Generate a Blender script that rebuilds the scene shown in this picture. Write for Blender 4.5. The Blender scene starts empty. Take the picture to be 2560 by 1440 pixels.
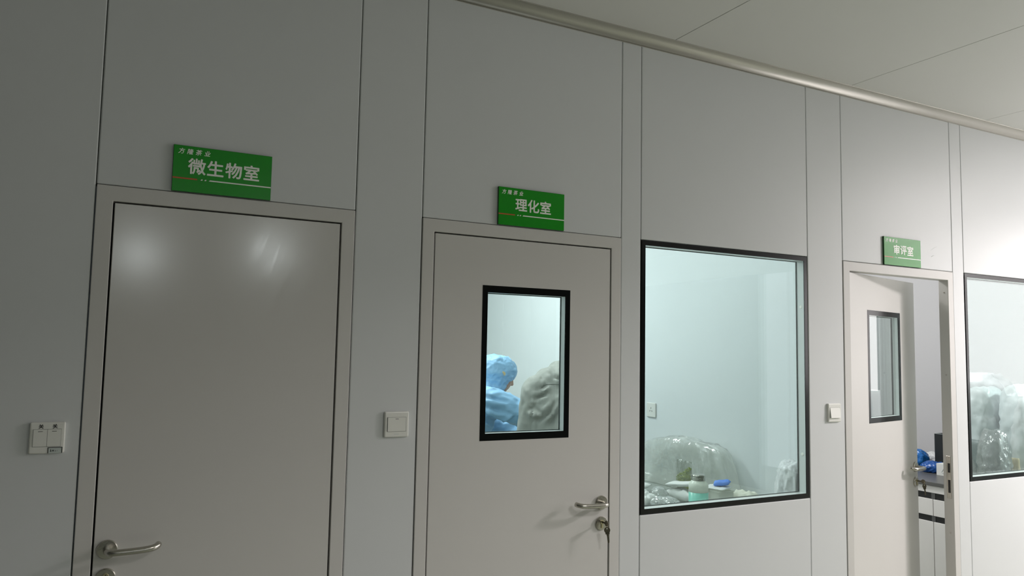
import bpy, bmesh, math, random
from mathutils import Vector, Matrix, noise
from mathutils.bvhtree import BVHTree

S = bpy.context.scene
COL = S.collection
PI = math.pi

# ------------------------------------------------------------------ camera
cam = bpy.data.objects.new('camera', bpy.data.cameras.new('camera'))
COL.objects.link(cam)
S.camera = cam
yaw, pitch, roll = 0.479963811, 0.0815942408, 0.0189890463
fw = Vector((math.sin(yaw)*math.cos(pitch), math.cos(yaw)*math.cos(pitch), math.sin(pitch)))
r0 = fw.cross(Vector((0, 0, 1))).normalized()
u0 = r0.cross(fw)
rr = math.cos(roll)*r0 + math.sin(roll)*u0
uu = -math.sin(roll)*r0 + math.cos(roll)*u0
M = Matrix((rr, uu, -fw)).transposed().to_4x4()
M.translation = Vector((0, -2.65, 1.61))
cam.matrix_world = M
cam.data.sensor_width = 36.0
cam.data.lens = 1909.18921/2560*36.0
cam.data.clip_start = 0.05

# ------------------------------------------------------------------ world, exposure, lights
w = bpy.data.worlds.new('world')
S.world = w
w.use_nodes = True
w.node_tree.nodes['Background'].inputs[0].default_value = (0.8, 0.9, 1.0, 1)
w.node_tree.nodes['Background'].inputs[1].default_value = 0.05
S.view_settings.view_transform = 'Standard'
S.view_settings.look = 'None'
S.view_settings.exposure = 0.0
S.view_settings.gamma = 1.0
S.view_settings.use_curve_mapping = False


def area(name, loc, target, sx, sy, power, color, spread=PI):
    d = bpy.data.lights.new(name, 'AREA')
    d.shape = 'RECTANGLE'
    d.size, d.size_y = sx, sy
    d.energy = power
    d.color = color
    d.spread = spread
    o = bpy.data.objects.new(name, d)
    COL.objects.link(o)
    o.location = loc
    o.rotation_euler = (Vector(target) - Vector(loc)).to_track_quat('-Z', 'Y').to_euler()
    return o


# daylight through the glazing at the far right end of the corridor
P_WIN, P_SPOT, P_NEAR, P_MID, P_FAR, P_LAB, P_TEST = 13.5, 310.0, 92.0, 44.0, 6.5, 51.0, 39.0
area('daylight_end_window', (6.95, -1.14, 1.95), (0, -1.14, 1.95), 1.22, 1.3, P_WIN, (1.0, 0.945, 0.94))
area('daylight_end_window', (6.95, -2.64, 1.95), (0, -2.64, 1.95), 1.72, 1.3, P_WIN*2.6, (1.0, 0.945, 0.94))  # outer part added, stronger, to brighten the upper right wall and ceiling
# fill lights added under the hall ceiling to shape brightness along the wall
for px, py, pw, sp in ((6.2, -1.75, P_NEAR, PI), (2.3, -3.1, P_MID, math.radians(144))):
    area('hall_fill_light', (px, py, 2.99), (px, py, 0), 0.55, 0.55, pw, (1.0, 0.935, 0.94) if sp == PI else (1.0, 0.97, 0.95), sp)
# two lamps deep in the hall, mirrored in the glossy door
for px, pz in ((0.22, 2.62), (1.67, 2.76)):
    area('hall_wall_lamp', (px, -7.0, pz), (px*0.3, 0, 1.93), 0.17, 0.15, P_FAR, (0.93, 1.0, 1.0))
# ceiling lamp near the right end of the corridor
d = bpy.data.lights.new('corridor_lamp', 'SPOT')
d.energy = P_SPOT
d.color = (1.0, 0.925, 0.925)
d.spot_size = math.radians(161)
d.spot_blend = 0.3
d.shadow_soft_size = 0.16
o = bpy.data.objects.new('corridor_lamp', d)
COL.objects.link(o)
o.location = (6.4, -1.6, 2.93)
# ceiling light of the bright laboratory, and a fill light added in the tasting room
area('laboratory_ceiling_light', (1.75, 2.35, 2.96), (1.75, 2.35, 0), 1.2, 0.6, P_LAB, (0.97, 1.0, 1.0))
area('laboratory_ceiling_light', (1.75, 0.75, 2.96), (1.75, 0.75, 0), 1.2, 0.3, P_LAB*0.26, (0.97, 1.0, 1.0))
area('tasting_room_fill_light', (3.75, 1.3, 2.96), (3.9, 1.3, 0), 0.6, 0.6, P_TEST, (1.0, 0.975, 0.96))


# ------------------------------------------------------------------ materials
def mat(name, color, rough=0.5, metal=0.0, spec=0.5, var=0.03, vscale=6.0, bump=0.0, bscale=40.0, coat=0.0,
        aniso=None, bdist=0.01, bdetail=5.0):
    m = bpy.data.materials.new(name)
    m.use_nodes = True
    nt = m.node_tree
    b = nt.nodes['Principled BSDF']
    b.inputs['Roughness'].default_value = rough
    b.inputs['Metallic'].default_value = metal
    b.inputs['Specular IOR Level'].default_value = spec
    b.inputs['Coat Weight'].default_value = coat
    tc = nt.nodes.new('ShaderNodeTexCoord')
    n = nt.nodes.new('ShaderNodeTexNoise')
    n.inputs['Scale'].default_value = vscale
    n.inputs['Detail'].default_value = 4
    nt.links.new(tc.outputs['Object'], n.inputs['Vector'])
    mix = nt.nodes.new('ShaderNodeMix')
    mix.data_type = 'RGBA'
    c = Vector(color[:3])
    lo, hi = c*(1-var), c*(1+var)
    mix.inputs[6].default_value = (*lo, 1)
    mix.inputs[7].default_value = (min(hi[0], 1), min(hi[1], 1), min(hi[2], 1), 1)
    nt.links.new(n.outputs['Fac'], mix.inputs[0])
    nt.links.new(mix.outputs[2], b.inputs['Base Color'])
    if bump:
        n2 = nt.nodes.new('ShaderNodeTexNoise')
        n2.inputs['Scale'].default_value = bscale
        n2.inputs['Detail'].default_value = bdetail
        if aniso:
            mp = nt.nodes.new('ShaderNodeMapping')
            mp.inputs['Scale'].default_value = aniso
            nt.links.new(tc.outputs['Object'], mp.inputs['Vector'])
            nt.links.new(mp.outputs['Vector'], n2.inputs['Vector'])
        else:
            nt.links.new(tc.outputs['Object'], n2.inputs['Vector'])
        bp = nt.nodes.new('ShaderNodeBump')
        bp.inputs['Strength'].default_value = bump
        bp.inputs['Distance'].default_value = bdist
        nt.links.new(n2.outputs['Fac'], bp.inputs['Height'])
        nt.links.new(bp.outputs['Normal'], b.inputs['Normal'])
    return m


def emit(name, color, strength):
    m = bpy.data.materials.new(name)
    m.use_nodes = True
    nt = m.node_tree
    nt.nodes.clear()
    e = nt.nodes.new('ShaderNodeEmission')
    e.inputs[0].default_value = (*color, 1)
    e.inputs[1].default_value = strength
    out = nt.nodes.new('ShaderNodeOutputMaterial')
    nt.links.new(e.outputs[0], out.inputs[0])
    return m


def clear(name, tint, base=0.04, rough=0.0, haze=0.0, haze_color=(0.9, 0.95, 0.93), bump=0.0, bscale=12.0, power=5.0,
          gcol=(1, 1, 1)):
    """thin clear sheet: straight transmission plus Schlick reflection, optional milky haze"""
    m = bpy.data.materials.new(name)
    m.use_nodes = True
    nt = m.node_tree
    nt.nodes.clear()
    out = nt.nodes.new('ShaderNodeOutputMaterial')
    tr = nt.nodes.new('ShaderNodeBsdfTransparent')
    tr.inputs[0].default_value = (*tint, 1)
    gl = nt.nodes.new('ShaderNodeBsdfGlossy')
    gl.inputs['Color'].default_value = (*gcol, 1)
    gl.inputs['Roughness'].default_value = rough
    lw = nt.nodes.new('ShaderNodeLayerWeight')
    lw.inputs['Blend'].default_value = 0.5
    pw = nt.nodes.new('ShaderNodeMath')
    pw.operation = 'POWER'
    pw.inputs[1].default_value = power
    nt.links.new(lw.outputs['Facing'], pw.inputs[0])
    ma = nt.nodes.new('ShaderNodeMath')
    ma.operation = 'MULTIPLY_ADD'
    ma.inputs[1].default_value = 1-base
    ma.inputs[2].default_value = base
    nt.links.new(pw.outputs[0], ma.inputs[0])
    mx = nt.nodes.new('ShaderNodeMixShader')
    nt.links.new(ma.outputs[0], mx.inputs[0])
    src = tr
    if haze:
        df = nt.nodes.new('ShaderNodeBsdfDiffuse')
        df.inputs[0].default_value = (*haze_color, 1)
        tl = nt.nodes.new('ShaderNodeBsdfTranslucent')
        tl.inputs[0].default_value = (*haze_color, 1)
        m0 = nt.nodes.new('ShaderNodeMixShader')
        m0.inputs[0].default_value = 0.5
        nt.links.new(df.outputs[0], m0.inputs[1])
        nt.links.new(tl.outputs[0], m0.inputs[2])
        m2 = nt.nodes.new('ShaderNodeMixShader')
        m2.inputs[0].default_value = haze
        nt.links.new(tr.outputs[0], m2.inputs[1])
        nt.links.new(m0.outputs[0], m2.inputs[2])
        src = m2
    nt.links.new(src.outputs[0], mx.inputs[1])
    nt.links.new(gl.outputs[0], mx.inputs[2])
    if bump:
        tc = nt.nodes.new('ShaderNodeTexCoord')
        n2 = nt.nodes.new('ShaderNodeTexNoise')
        n2.inputs['Scale'].default_value = bscale
        n2.inputs['Detail'].default_value = 3
        nt.links.new(tc.outputs['Object'], n2.inputs['Vector'])
        bp = nt.nodes.new('ShaderNodeBump')
        bp.inputs['Strength'].default_value = bump
        bp.inputs['Distance'].default_value = 0.02
        nt.links.new(n2.outputs['Fac'], bp.inputs['Height'])
        nt.links.new(bp.outputs['Normal'], gl.inputs['Normal'])
        nt.links.new(bp.outputs['Normal'], lw.inputs['Normal'])
    nt.links.new(mx.outputs[0], out.inputs[0])
    return m


MW = mat('wall_panel_paint', (0.665, 0.68, 0.685), 0.42, spec=0.4, var=0.015, vscale=2.5)
MCEIL = mat('ceiling_panel_paint', (0.715, 0.71, 0.69), 0.5, spec=0.3, var=0.015, vscale=2.0)
MFRAME = mat('door_frame_paint', (0.63, 0.615, 0.592), 0.4, spec=0.4, var=0.015)
MLEAF = mat('door_leaf_paint', (0.63, 0.615, 0.592), 0.36, spec=0.5, var=0.012)
MHALL = mat('hall_dark_wall', (0.10, 0.105, 0.098), 0.6, var=0.05)  # unseen hall walls, made dark to cut bounced light
MJOINT = mat('joint_dark', (0.055, 0.058, 0.052), 0.7, spec=0.2)
MCOVE = mat('coving_aluminium', (0.50, 0.485, 0.435), 0.34, metal=0.35, var=0.03, bump=0.05, bscale=30, aniso=(0.05, 1, 1))
MFLOOR = mat('floor_epoxy_green', (0.30, 0.325, 0.26), 0.35, var=0.06)
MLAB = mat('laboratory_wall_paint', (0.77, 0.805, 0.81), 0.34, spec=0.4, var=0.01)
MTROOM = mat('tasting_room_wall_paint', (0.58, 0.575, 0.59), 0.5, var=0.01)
MBLACK = mat('black_print', (0.004, 0.005, 0.005), 0.18, spec=0.4)
MGASKET = mat('gasket_dark', (0.03, 0.05, 0.048), 0.5)
MSPACER = mat('spacer_white', (0.72, 0.76, 0.75), 0.3, metal=0.0)
MSTEEL = mat('brushed_steel', (0.52, 0.50, 0.45), 0.26, metal=1.0, var=0.05, bump=0.06, bscale=200)
MKEY = mat('key_metal', (0.20, 0.18, 0.14), 0.38, metal=1.0)
MBRASS = mat('brass_cylinder', (0.55, 0.50, 0.33), 0.32, metal=1.0)
MGREEN = mat('sign_green', (0.008, 0.30, 0.011), 0.24, spec=0.3, var=0.04)
MGREENE = mat('sign_edge_green', (0.008, 0.07, 0.012), 0.4)
MWHITE = mat('sign_white', (0.92, 0.93, 0.87), 0.4)
MORANGE = mat('sign_orange', (0.55, 0.10, 0.02), 0.4)
MPLATE = mat('switch_white_plastic', (0.78, 0.78, 0.735), 0.3, var=0.01)
MINK = mat('black_ink', (0.012, 0.012, 0.012), 0.5)
MSTICK = mat('sticker_paper', (0.55, 0.60, 0.58), 0.5)
MBENCH = mat('bench_grey_top', (0.36, 0.39, 0.37), 0.4, var=0.05)
MDARKTOP = mat('bench_dark_top', (0.11, 0.11, 0.105), 0.32, var=0.08)
MCAB = mat('cabinet_white', (0.86, 0.84, 0.82), 0.35, var=0.01)
MPULL = mat('pull_black', (0.012, 0.012, 0.012), 0.4)
MBLUEBAG = mat('blue_plastic', (0.015, 0.16, 0.50), 0.28, bump=0.35, bscale=25)
MNAVY = mat('dark_blue_plastic', (0.010, 0.09, 0.36), 0.3, bump=0.35, bscale=25)
MBOXBLK = mat('black_card', (0.015, 0.018, 0.02), 0.45)
MPAPER = mat('white_paper', (0.80, 0.81, 0.79), 0.6, bump=0.1, bscale=20)
MCREAM = mat('cream_cloth', (0.80, 0.80, 0.68), 0.8, bump=0.3, bscale=60)
MPBLUE = mat('bright_blue_cloth', (0.13, 0.30, 0.85), 0.6, bump=0.2, bscale=40)
MGLASS = clear('window_glass', (0.955, 0.985, 0.980), 0.04)
MCLEAR = clear('clear_plastic_bag', (0.97, 0.98, 0.96), 0.07, rough=0.16, haze=0.26, haze_color=(0.97, 0.97, 0.92), bump=1.0, bscale=9, power=3.0)
MCLEAR2 = clear('grey_clear_plastic', (0.92, 0.94, 0.93), 0.09, rough=0.16, haze=0.30, haze_color=(0.84, 0.86, 0.84), bump=0.9,
                bscale=16, power=3.0)
MPOUCH = clear('tea_pouch_film', (0.97, 0.98, 0.93), 0.06, rough=0.1, haze=0.14, bump=0.7, bscale=20, power=3.0)
MTEA = mat('green_tea_leaves', (0.36, 0.43, 0.09), 0.7, var=0.5, vscale=60, bump=0.8, bscale=70)
MBUNDLE = mat('blue_grey_plastic_bundle', (0.62, 0.665, 0.675), 0.36, var=0.10, vscale=7, bump=0.3, bscale=8, bdetail=2.0, aniso=(1, 1, 1.6))
MSILVER = mat('silvery_white_plastic', (0.78, 0.82, 0.82), 0.22, var=0.3, vscale=14, bump=0.6, bscale=18)
MTAN = mat('tan_pouch', (0.45, 0.37, 0.22), 0.5, var=0.15)
MDKGREY = mat('dark_grey_bag', (0.13, 0.17, 0.17), 0.4, var=0.2)
MBOTTLE = mat('milky_bottle_plastic', (0.76, 0.80, 0.70), 0.3)
MLIQUID = mat('mint_liquid', (0.22, 0.66, 0.54), 0.28, var=0.02)
MCAP = mat('metal_cap', (0.45, 0.45, 0.40), 0.22, metal=1.0, bump=0.2, bscale=50)
MCOVER = mat('light_blue_coverall', (0.30, 0.55, 0.80), 0.5, var=0.10, vscale=12, bump=0.45, bscale=9, bdist=0.05, bdetail=1.6, aniso=(0.6, 0.8, 1.9))
MJACKET = mat('grey_jacket', (0.36, 0.37, 0.335), 0.7, var=0.12, vscale=10, bump=0.5, bscale=8, bdist=0.05, bdetail=1.8, aniso=(1.9, 1, 0.7))
MTROUS = mat('dark_trousers', (0.05, 0.055, 0.065), 0.8)
MSEAM = mat('jacket_seam', (0.24, 0.25, 0.225), 0.8)
MSKIN = mat('skin', (0.60, 0.37, 0.27), 0.5, var=0.05)
MHAIR = mat('black_hair', (0.012, 0.010, 0.009), 0.45)
MEYE = mat('eye', (0.03, 0.02, 0.015), 0.2)
MYEL = mat('yellow_mark', (0.75, 0.62, 0.35), 0.6)


def leaf_with_smears():
    """glossy leaf whose gloss is broken by wiped, diagonal smear streaks"""
    m = mat('door_leaf_paint_smeared', (0.63, 0.615, 0.592), 0.20, spec=0.5, var=0.012)
    nt = m.node_tree
    b = nt.nodes['Principled BSDF']
    tc = nt.nodes.new('ShaderNodeTexCoord')
    mp = nt.nodes.new('ShaderNodeMapping')
    mp.inputs['Scale'].default_value = (26, 1, 3.2)
    mp0 = nt.nodes.new('ShaderNodeMapping')
    mp0.inputs['Rotation'].default_value = (0, math.radians(-20), 0)
    nt.links.new(tc.outputs['Object'], mp0.inputs['Vector'])
    nt.links.new(mp0.outputs['Vector'], mp.inputs['Vector'])
    n = nt.nodes.new('ShaderNodeTexNoise')
    n.inputs['Scale'].default_value = 1.0
    n.inputs['Detail'].default_value = 4
    nt.links.new(mp.outputs['Vector'], n.inputs['Vector'])
    r = nt.nodes.new('ShaderNodeMapRange')
    r.inputs[1].default_value = 0.45
    r.inputs[2].default_value = 0.66
    r.inputs[3].default_value = 0.0
    r.inputs[4].default_value = 1.0
    nt.links.new(n.outputs['Fac'], r.inputs[0])
    sx = nt.nodes.new('ShaderNodeSeparateXYZ')
    nt.links.new(tc.outputs['Object'], sx.inputs[0])
    r2 = nt.nodes.new('ShaderNodeMapRange')
    r2.inputs[1].default_value = 0.36
    r2.inputs[2].default_value = 0.44
    nt.links.new(sx.outputs['X'], r2.inputs[0])
    mu = nt.nodes.new('ShaderNodeMath')
    mu.operation = 'MULTIPLY'
    nt.links.new(r.outputs[0], mu.inputs[0])
    nt.links.new(r2.outputs[0], mu.inputs[1])
    r3 = nt.nodes.new('ShaderNodeMapRange')
    r3.inputs[3].default_value = 0.165
    r3.inputs[4].default_value = 0.12
    nt.links.new(mu.outputs[0], r3.inputs[0])
    nt.links.new(r3.outputs[0], b.inputs['Roughness'])
    return m


MLEAF1 = leaf_with_smears()


# ------------------------------------------------------------------ helpers
def link(name, bm_or_me, m, parent=None, smooth=False, loc=None):
    if isinstance(bm_or_me, bmesh.types.BMesh):
        bmesh.ops.recalc_face_normals(bm_or_me, faces=bm_or_me.faces)
        me = bpy.data.meshes.new(name)
        bm_or_me.to_mesh(me)
        bm_or_me.free()
    else:
        me = bm_or_me
    if m is not None:
        me.materials.clear()
        for q in (m if isinstance(m, (list, tuple)) else [m]):
            me.materials.append(q)
    if smooth:
        for p in me.polygons:
            p.use_smooth = True
    o = bpy.data.objects.new(name, me)
    COL.objects.link(o)
    if loc is not None:
        o.location = loc
    if parent is not None:
        o.parent = parent
    return o


def empty(name, loc=(0, 0, 0), rz=0.0, parent=None):
    o = bpy.data.objects.new(name, None)
    COL.objects.link(o)
    o.empty_display_size = 0.1
    o.location = loc
    o.rotation_euler = (0, 0, rz)
    if parent is not None:
        o.parent = parent
    return o


def tag(o, label, cat, group=None):
    o['label'] = label
    o['category'] = cat
    if group:
        o['group'] = group
    return o


def struct(o):
    o['kind'] = 'structure'
    return o


def add_box(bm, x0, x1, y0, y1, z0, z1, bevel=0.0, seg=2):
    vs = [bm.verts.new((x, y, z)) for x in (x0, x1) for y in (y0, y1) for z in (z0, z1)]
    fs = [(0, 1, 3, 2), (4, 6, 7, 5), (0, 4, 5, 1), (2, 3, 7, 6), (0, 2, 6, 4), (1, 5, 7, 3)]
    faces = [bm.faces.new([vs[i] for i in f]) for f in fs]
    if bevel:
        es = {e for f in faces for e in f.edges}
        bmesh.ops.bevel(bm, geom=list(es), offset=bevel, segments=seg, affect='EDGES', profile=0.5)
    return bm


def box(x0, x1, y0, y1, z0, z1, bevel=0.0, seg=2):
    return add_box(bmesh.new(), x0, x1, y0, y1, z0, z1, bevel, seg)


def ring(x0, x1, z0, z1, a0, a1, b0, b1, y0, y1, bevel=0.0, open_bottom=False):
    """rectangular frame: outer x0..x1,z0..z1, opening a0..a1,b0..b1, thickness y0..y1"""
    bm = bmesh.new()
    out = [(x0, z0), (x0, z1), (x1, z1), (x1, z0)]
    inn = [(a0, b0), (a0, b1), (a1, b1), (a1, b0)]
    if open_bottom:
        pts = out + [(a1, z0), (a1, b1), (a0, b1), (a0, z0)]
        f = [bm.verts.new((x, y0, z)) for x, z in pts]
        b = [bm.verts.new((x, y1, z)) for x, z in pts]
        for (i, j, k, l) in ((0, 1, 6, 7), (1, 2, 5, 6), (2, 3, 4, 5)):
            bm.faces.new([f[i], f[j], f[k], f[l]])
            bm.faces.new([b[i], b[l], b[k], b[j]])
        for i in range(8):
            j = (i+1) % 8
            bm.faces.new([f[i], f[j], b[j], b[i]])
    else:
        fo = [bm.verts.new((x, y0, z)) for x, z in out]
        fi = [bm.verts.new((x, y0, z)) for x, z in inn]
        bo = [bm.verts.new((x, y1, z)) for x, z in out]
        bi = [bm.verts.new((x, y1, z)) for x, z in inn]
        for i in range(4):
            j = (i+1) % 4
            bm.faces.new([fo[i], fo[j], fi[j], fi[i]])
            bm.faces.new([bo[i], bi[i], bi[j], bo[j]])
            bm.faces.new([fo[i], bo[i], bo[j], fo[j]])
            bm.faces.new([fi[i], fi[j], bi[j], bi[i]])
    bmesh.ops.recalc_face_normals(bm, faces=bm.faces)
    if bevel:
        es = [e for e in bm.edges if len(e.link_faces) == 2 and e.calc_face_angle(0) > 0.5]
        bmesh.ops.bevel(bm, geom=es, offset=bevel, segments=2, affect='EDGES', profile=0.5)
    return bm


def tube(bm, pts, rad, seg=12, cap=True):
    """round bar swept along pts; rad may be a list"""
    pts = [Vector(p) for p in pts]
    n = len(pts)
    rad = rad if isinstance(rad, (list, tuple)) else [rad]*n
    t = (pts[1]-pts[0]).normalized()
    a = t.orthogonal().normalized()
    rings = []
    for i, p in enumerate(pts):
        t2 = (pts[min(i+1, n-1)] - pts[max(i-1, 0)]).normalized()
        q = t.rotation_difference(t2)
        a = (q @ a).normalized()
        t = t2
        b = t.cross(a)
        rings.append([bm.verts.new(p + rad[i]*(math.cos(2*PI*k/seg)*a + math.sin(2*PI*k/seg)*b)) for k in range(seg)])
    for i in range(n-1):
        for k in range(seg):
            l = (k+1) % seg
            bm.faces.new([rings[i][k], rings[i][l], rings[i+1][l], rings[i+1][k]])
    if cap:
        bm.faces.new(rings[0][::-1])
        bm.faces.new(rings[-1])
    return bm


def smooth_path(ctrl, n=8):
    """Catmull-Rom through control points"""
    c = [Vector(p) for p in ctrl]
    c = [2*c[0]-c[1]] + c + [2*c[-1]-c[-2]]
    out = []
    for i in range(1, len(c)-2):
        for k in range(n):
            t = k/n
            p0, p1, p2, p3 = c[i-1], c[i], c[i+1], c[i+2]
            out.append(0.5*((2*p1) + (p2-p0)*t + (2*p0-5*p1+4*p2-p3)*t*t + (-p0+3*p1-3*p2+p3)*t**3))
    out.append(c[-2])
    return out


def lathe(bm, prof, center=(0, 0, 0), axis='z', seg=32):
    """profile of (radius, height) about an axis; axis 'y' points to -y"""
    cx, cy, cz = center
    rings = []
    for r, h in prof:
        rg = []
        for k in range(seg):
            a = 2*PI*k/seg
            if axis == 'z':
                rg.append(bm.verts.new((cx+r*math.cos(a), cy+r*math.sin(a), cz+h)))
            else:
                rg.append(bm.verts.new((cx+r*math.cos(a), cy-h, cz+r*math.sin(a))))
        rings.append(rg)
    for i in range(len(rings)-1):
        for k in range(seg):
            l = (k+1) % seg
            bm.faces.new([rings[i][k], rings[i][l], rings[i+1][l], rings[i+1][k]])
    bm.faces.new(rings[0][::-1])
    bm.faces.new(rings[-1])
    return bm


def text_mesh(body, size, bold=0.0, extrude=0.0006, shear=0.0, spread=0.0):
    c = bpy.data.curves.new('lettering', 'FONT')
    c.body = body
    c.size = size
    c.offset = bold
    c.extrude = extrude
    c.shear = shear
    c.resolution_u = 3
    c.align_x = 'CENTER'
    o = bpy.data.objects.new('lettering', c)
    COL.objects.link(o)
    dg = bpy.context.evaluated_depsgraph_get()
    me = bpy.data.meshes.new_from_object(o.evaluated_get(dg))
    bpy.data.objects.remove(o)
    xs = [v.co.x for v in me.vertices]
    ys = [v.co.y for v in me.vertices]
    cx, cy = (min(xs)+max(xs))/2, (min(ys)+max(ys))/2
    for v in me.vertices:
        v.co = Vector((v.co.x-cx, -v.co.z, v.co.y-cy))
    if spread:                      # bolder strokes: the glyph laid over itself, slightly shifted
        bm = bmesh.new()
        for k, (dx, dz) in enumerate(((0, 0), (1, 0), (-1, 0), (0, 1), (0, -1), (0.7, 0.7), (-0.7, 0.7), (0.7, -0.7), (-0.7, -0.7))):
            n0 = len(bm.verts)
            bm.from_mesh(me)
            bm.verts.ensure_lookup_table()
            for v in bm.verts[n0:]:
                v.co += Vector((dx*spread, -0.000004*k, dz*spread))
        bm.to_mesh(me)
        bm.free()
    return me


def blob(parts, voxel=0.012, smooth=5):
    """one continuous skin grown over tapered limbs (p0, r0, p1, r1)"""
    bm = bmesh.new()
    for p0, ra, p1, rb in parts:
        p0, p1 = Vector(p0), Vector(p1)
        L = (p1-p0).length
        n = max(1, int(L/(min(ra, rb)*0.35)))
        for i in range(n+1):
            t = i/n
            bmesh.ops.create_icosphere(bm, subdivisions=2, radius=ra+(rb-ra)*t, matrix=Matrix.Translation(p0.lerp(p1, t)))
    me = bpy.data.meshes.new('tmp')
    bm.to_mesh(me)
    bm.free()
    o = bpy.data.objects.new('tmp', me)
    COL.objects.link(o)
    md = o.modifiers.new('r', 'REMESH')
    md.mode = 'VOXEL'
    md.voxel_size = voxel
    s = o.modifiers.new('s', 'SMOOTH')
    s.factor = 0.6
    s.iterations = smooth
    dg = bpy.context.evaluated_depsgraph_get()
    out = bpy.data.meshes.new_from_object(o.evaluated_get(dg))
    bpy.data.objects.remove(o)
    return out


def folds(me, amp, freq, seed=0, stretch=(1, 1, 1), ridged=True):
    me.update()
    ns = [v.normal.copy() for v in me.vertices]
    for v, n in zip(me.vertices, ns):
        p = Vector((v.co.x*stretch[0], v.co.y*stretch[1], v.co.z*stretch[2]))*freq + Vector((seed*7.3, seed*3.1, seed*1.7))
        a = noise.noise(p)
        b = noise.noise(p*2.1)
        h = (1-2*abs(a)) + 0.5*(1-2*abs(b)) if ridged else a+0.5*b
        v.co = v.co + n*amp*h
    return me


def crease(me, lines, plane, width=0.014, depth=0.013, front=None):
    """cloth folds: valleys with a soft ridge beside them along segments given in a plane ('xz')"""
    me.update()
    ns = [v.normal.copy() for v in me.vertices]
    for v, n in zip(me.vertices, ns):
        if front is not None and n.dot(front) < 0.15:
            continue
        p = Vector((v.co[plane[0]], v.co[plane[1]]))
        h = 0.0
        for k, (a, b) in enumerate(lines):
            a, b = Vector(a), Vector(b)
            ab = b-a
            t = max(0.0, min(1.0, (p-a).dot(ab)/ab.length_squared))
            q = p-(a+ab*t)
            side = q.x*ab.y-q.y*ab.x
            dd = q.length*(1 if side > 0 else -1)
            f = math.sin(PI*min(1.0, 0.12+t*0.95))
            h += f*(-math.exp(-(dd/width)**2) + 0.9*math.exp(-((dd-1.9*width)/(1.4*width))**2))
        v.co = v.co + n*depth*h
    return me


def bag(name, base, size, seed, m, parent=None, amp=0.02, freq=9.0, power=2.6, sub=5, tilt=0.0, top=None, stretch=(1, 1, 1),
        slope=0.0):
    """crumpled soft bag resting on z=base; size = half extents x, y and full height"""
    bm = bmesh.new()
    bmesh.ops.create_icosphere(bm, subdivisions=sub, radius=1.0)
    hx, hy, H = size
    off = Vector((seed*5.17, seed*2.3, seed*9.1))
    for v in bm.verts:
        p = v.co.copy()
        s = (abs(p.x)**power + abs(p.y)**power + abs(p.z)**power)**(-1/power)
        p = p*s
        q = Vector((p.x*hx*stretch[0], p.y*hy*stretch[1], p.z*H/2*stretch[2]))*freq + off
        h = (1-2*abs(noise.noise(q))) + 0.6*(1-2*abs(noise.noise(q*2.2+off))) + 0.35*(1-2*abs(noise.noise(q*4.6)))
        n = p.normalized()
        z01 = (p.z+1)/2
        k = 1.0
        if top:
            k = 1 + (top-1)*z01
        x, y, z = p.x*hx*k + n.x*h*amp, p.y*hy*k + n.y*h*amp, z01*H + n.z*h*amp
        z *= 1 - slope*max(0.0, p.y)**1.5
        v.co = Vector((x + tilt*z, y, max(z, 0.0)))
    o = link(name, bm, m, parent, smooth=True, loc=base)
    return o


# ------------------------------------------------------------------ measures (metres)
A, B, Cc, Dd, Ee, F, G, H, I, J, K, L, Mm, N, O = (-0.0697, -0.0180, 0.6938, 0.7452, 0.9985, 1.0497, 1.8465, 1.9000, 2.0037,
                                                     3.0215, 3.2735, 3.3263, 4.1260, 4.1764, 4.2790)
ZF, ZL = 2.0976, 2.046          # top of door frames, top of leaves
ZC, ZV = 3.004, 2.959           # ceiling, bottom of coving
WT, WB = 2.097, 0.932           # viewing windows top / bottom
TH = 0.05

# ------------------------------------------------------------------ room shell
fl = link('floor', box(-2.1, 7.1, -10.1, 4.65, -0.06, 0.0), MFLOOR)
struct(fl)

ceil = struct(empty('ceiling', (0, 0, ZC)))
xs = [-2.1, -0.145, 1.005, 2.155, 3.305, 4.456, 5.606, 7.1]
for a, b in zip(xs[:-1], xs[1:]):
    link('panel', box(a+0.0015, b-0.0015, -10.1, 4.65, 0, 0.05, 0.0012, 1), MCEIL, ceil)
link('backing', box(-2.1, 7.1, -10.1, 4.65, 0.004, 0.06), MJOINT, ceil)

wf = struct(empty('wall_front'))
g = 0.0012


def panel(x0, x1, z0, z1):
    link('panel', box(x0+g, x1-g, 0, TH, z0, z1, 0.0036, 2), MW, wf)


panel(-2.0, A, 0, ZC)
panel(A, Dd, ZF+0.001, ZC)
panel(Dd, Ee, 0, ZC)
panel(Ee, H, ZF+0.001, ZC)
panel(H, I, 0, ZC)
panel(I, J, WT+0.003, ZC)
panel(I, J, 0, WB-0.003)
panel(J, K, 0, ZC)
panel(K, N, ZF+0.001, ZC)
panel(N, O, 0, ZC)
panel(O, 5.31, WT+0.003, ZC)
panel(O, 5.31, 0, WB-0.003)
panel(5.31, 7.0, 0, ZC)
for x in (A, Dd, Ee, H, I, J, K, N, O, 5.31):
    z0 = ZF if x in (A, Dd, Ee, H, K, N) else 0
    link('joint_strip', box(x-0.006, x+0.006, 0.004, TH-0.004, z0, ZC), MJOINT, wf)

# faint scuffs on the wall right of the third sign
for x0, z0, x1, z1, r in ((3.985, 2.205, 4.045, 2.232, 0.0012), (3.990, 2.170, 4.015, 2.178, 0.0016)):
    link('scuff_mark', tube(bmesh.new(), [(x0, 0.0007, z0), ((x0+x1)/2, 0.0005, (z0+z1)/2+0.002), (x1, 0.0009, z1)], r, 6), MSTICK, wf)

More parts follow.
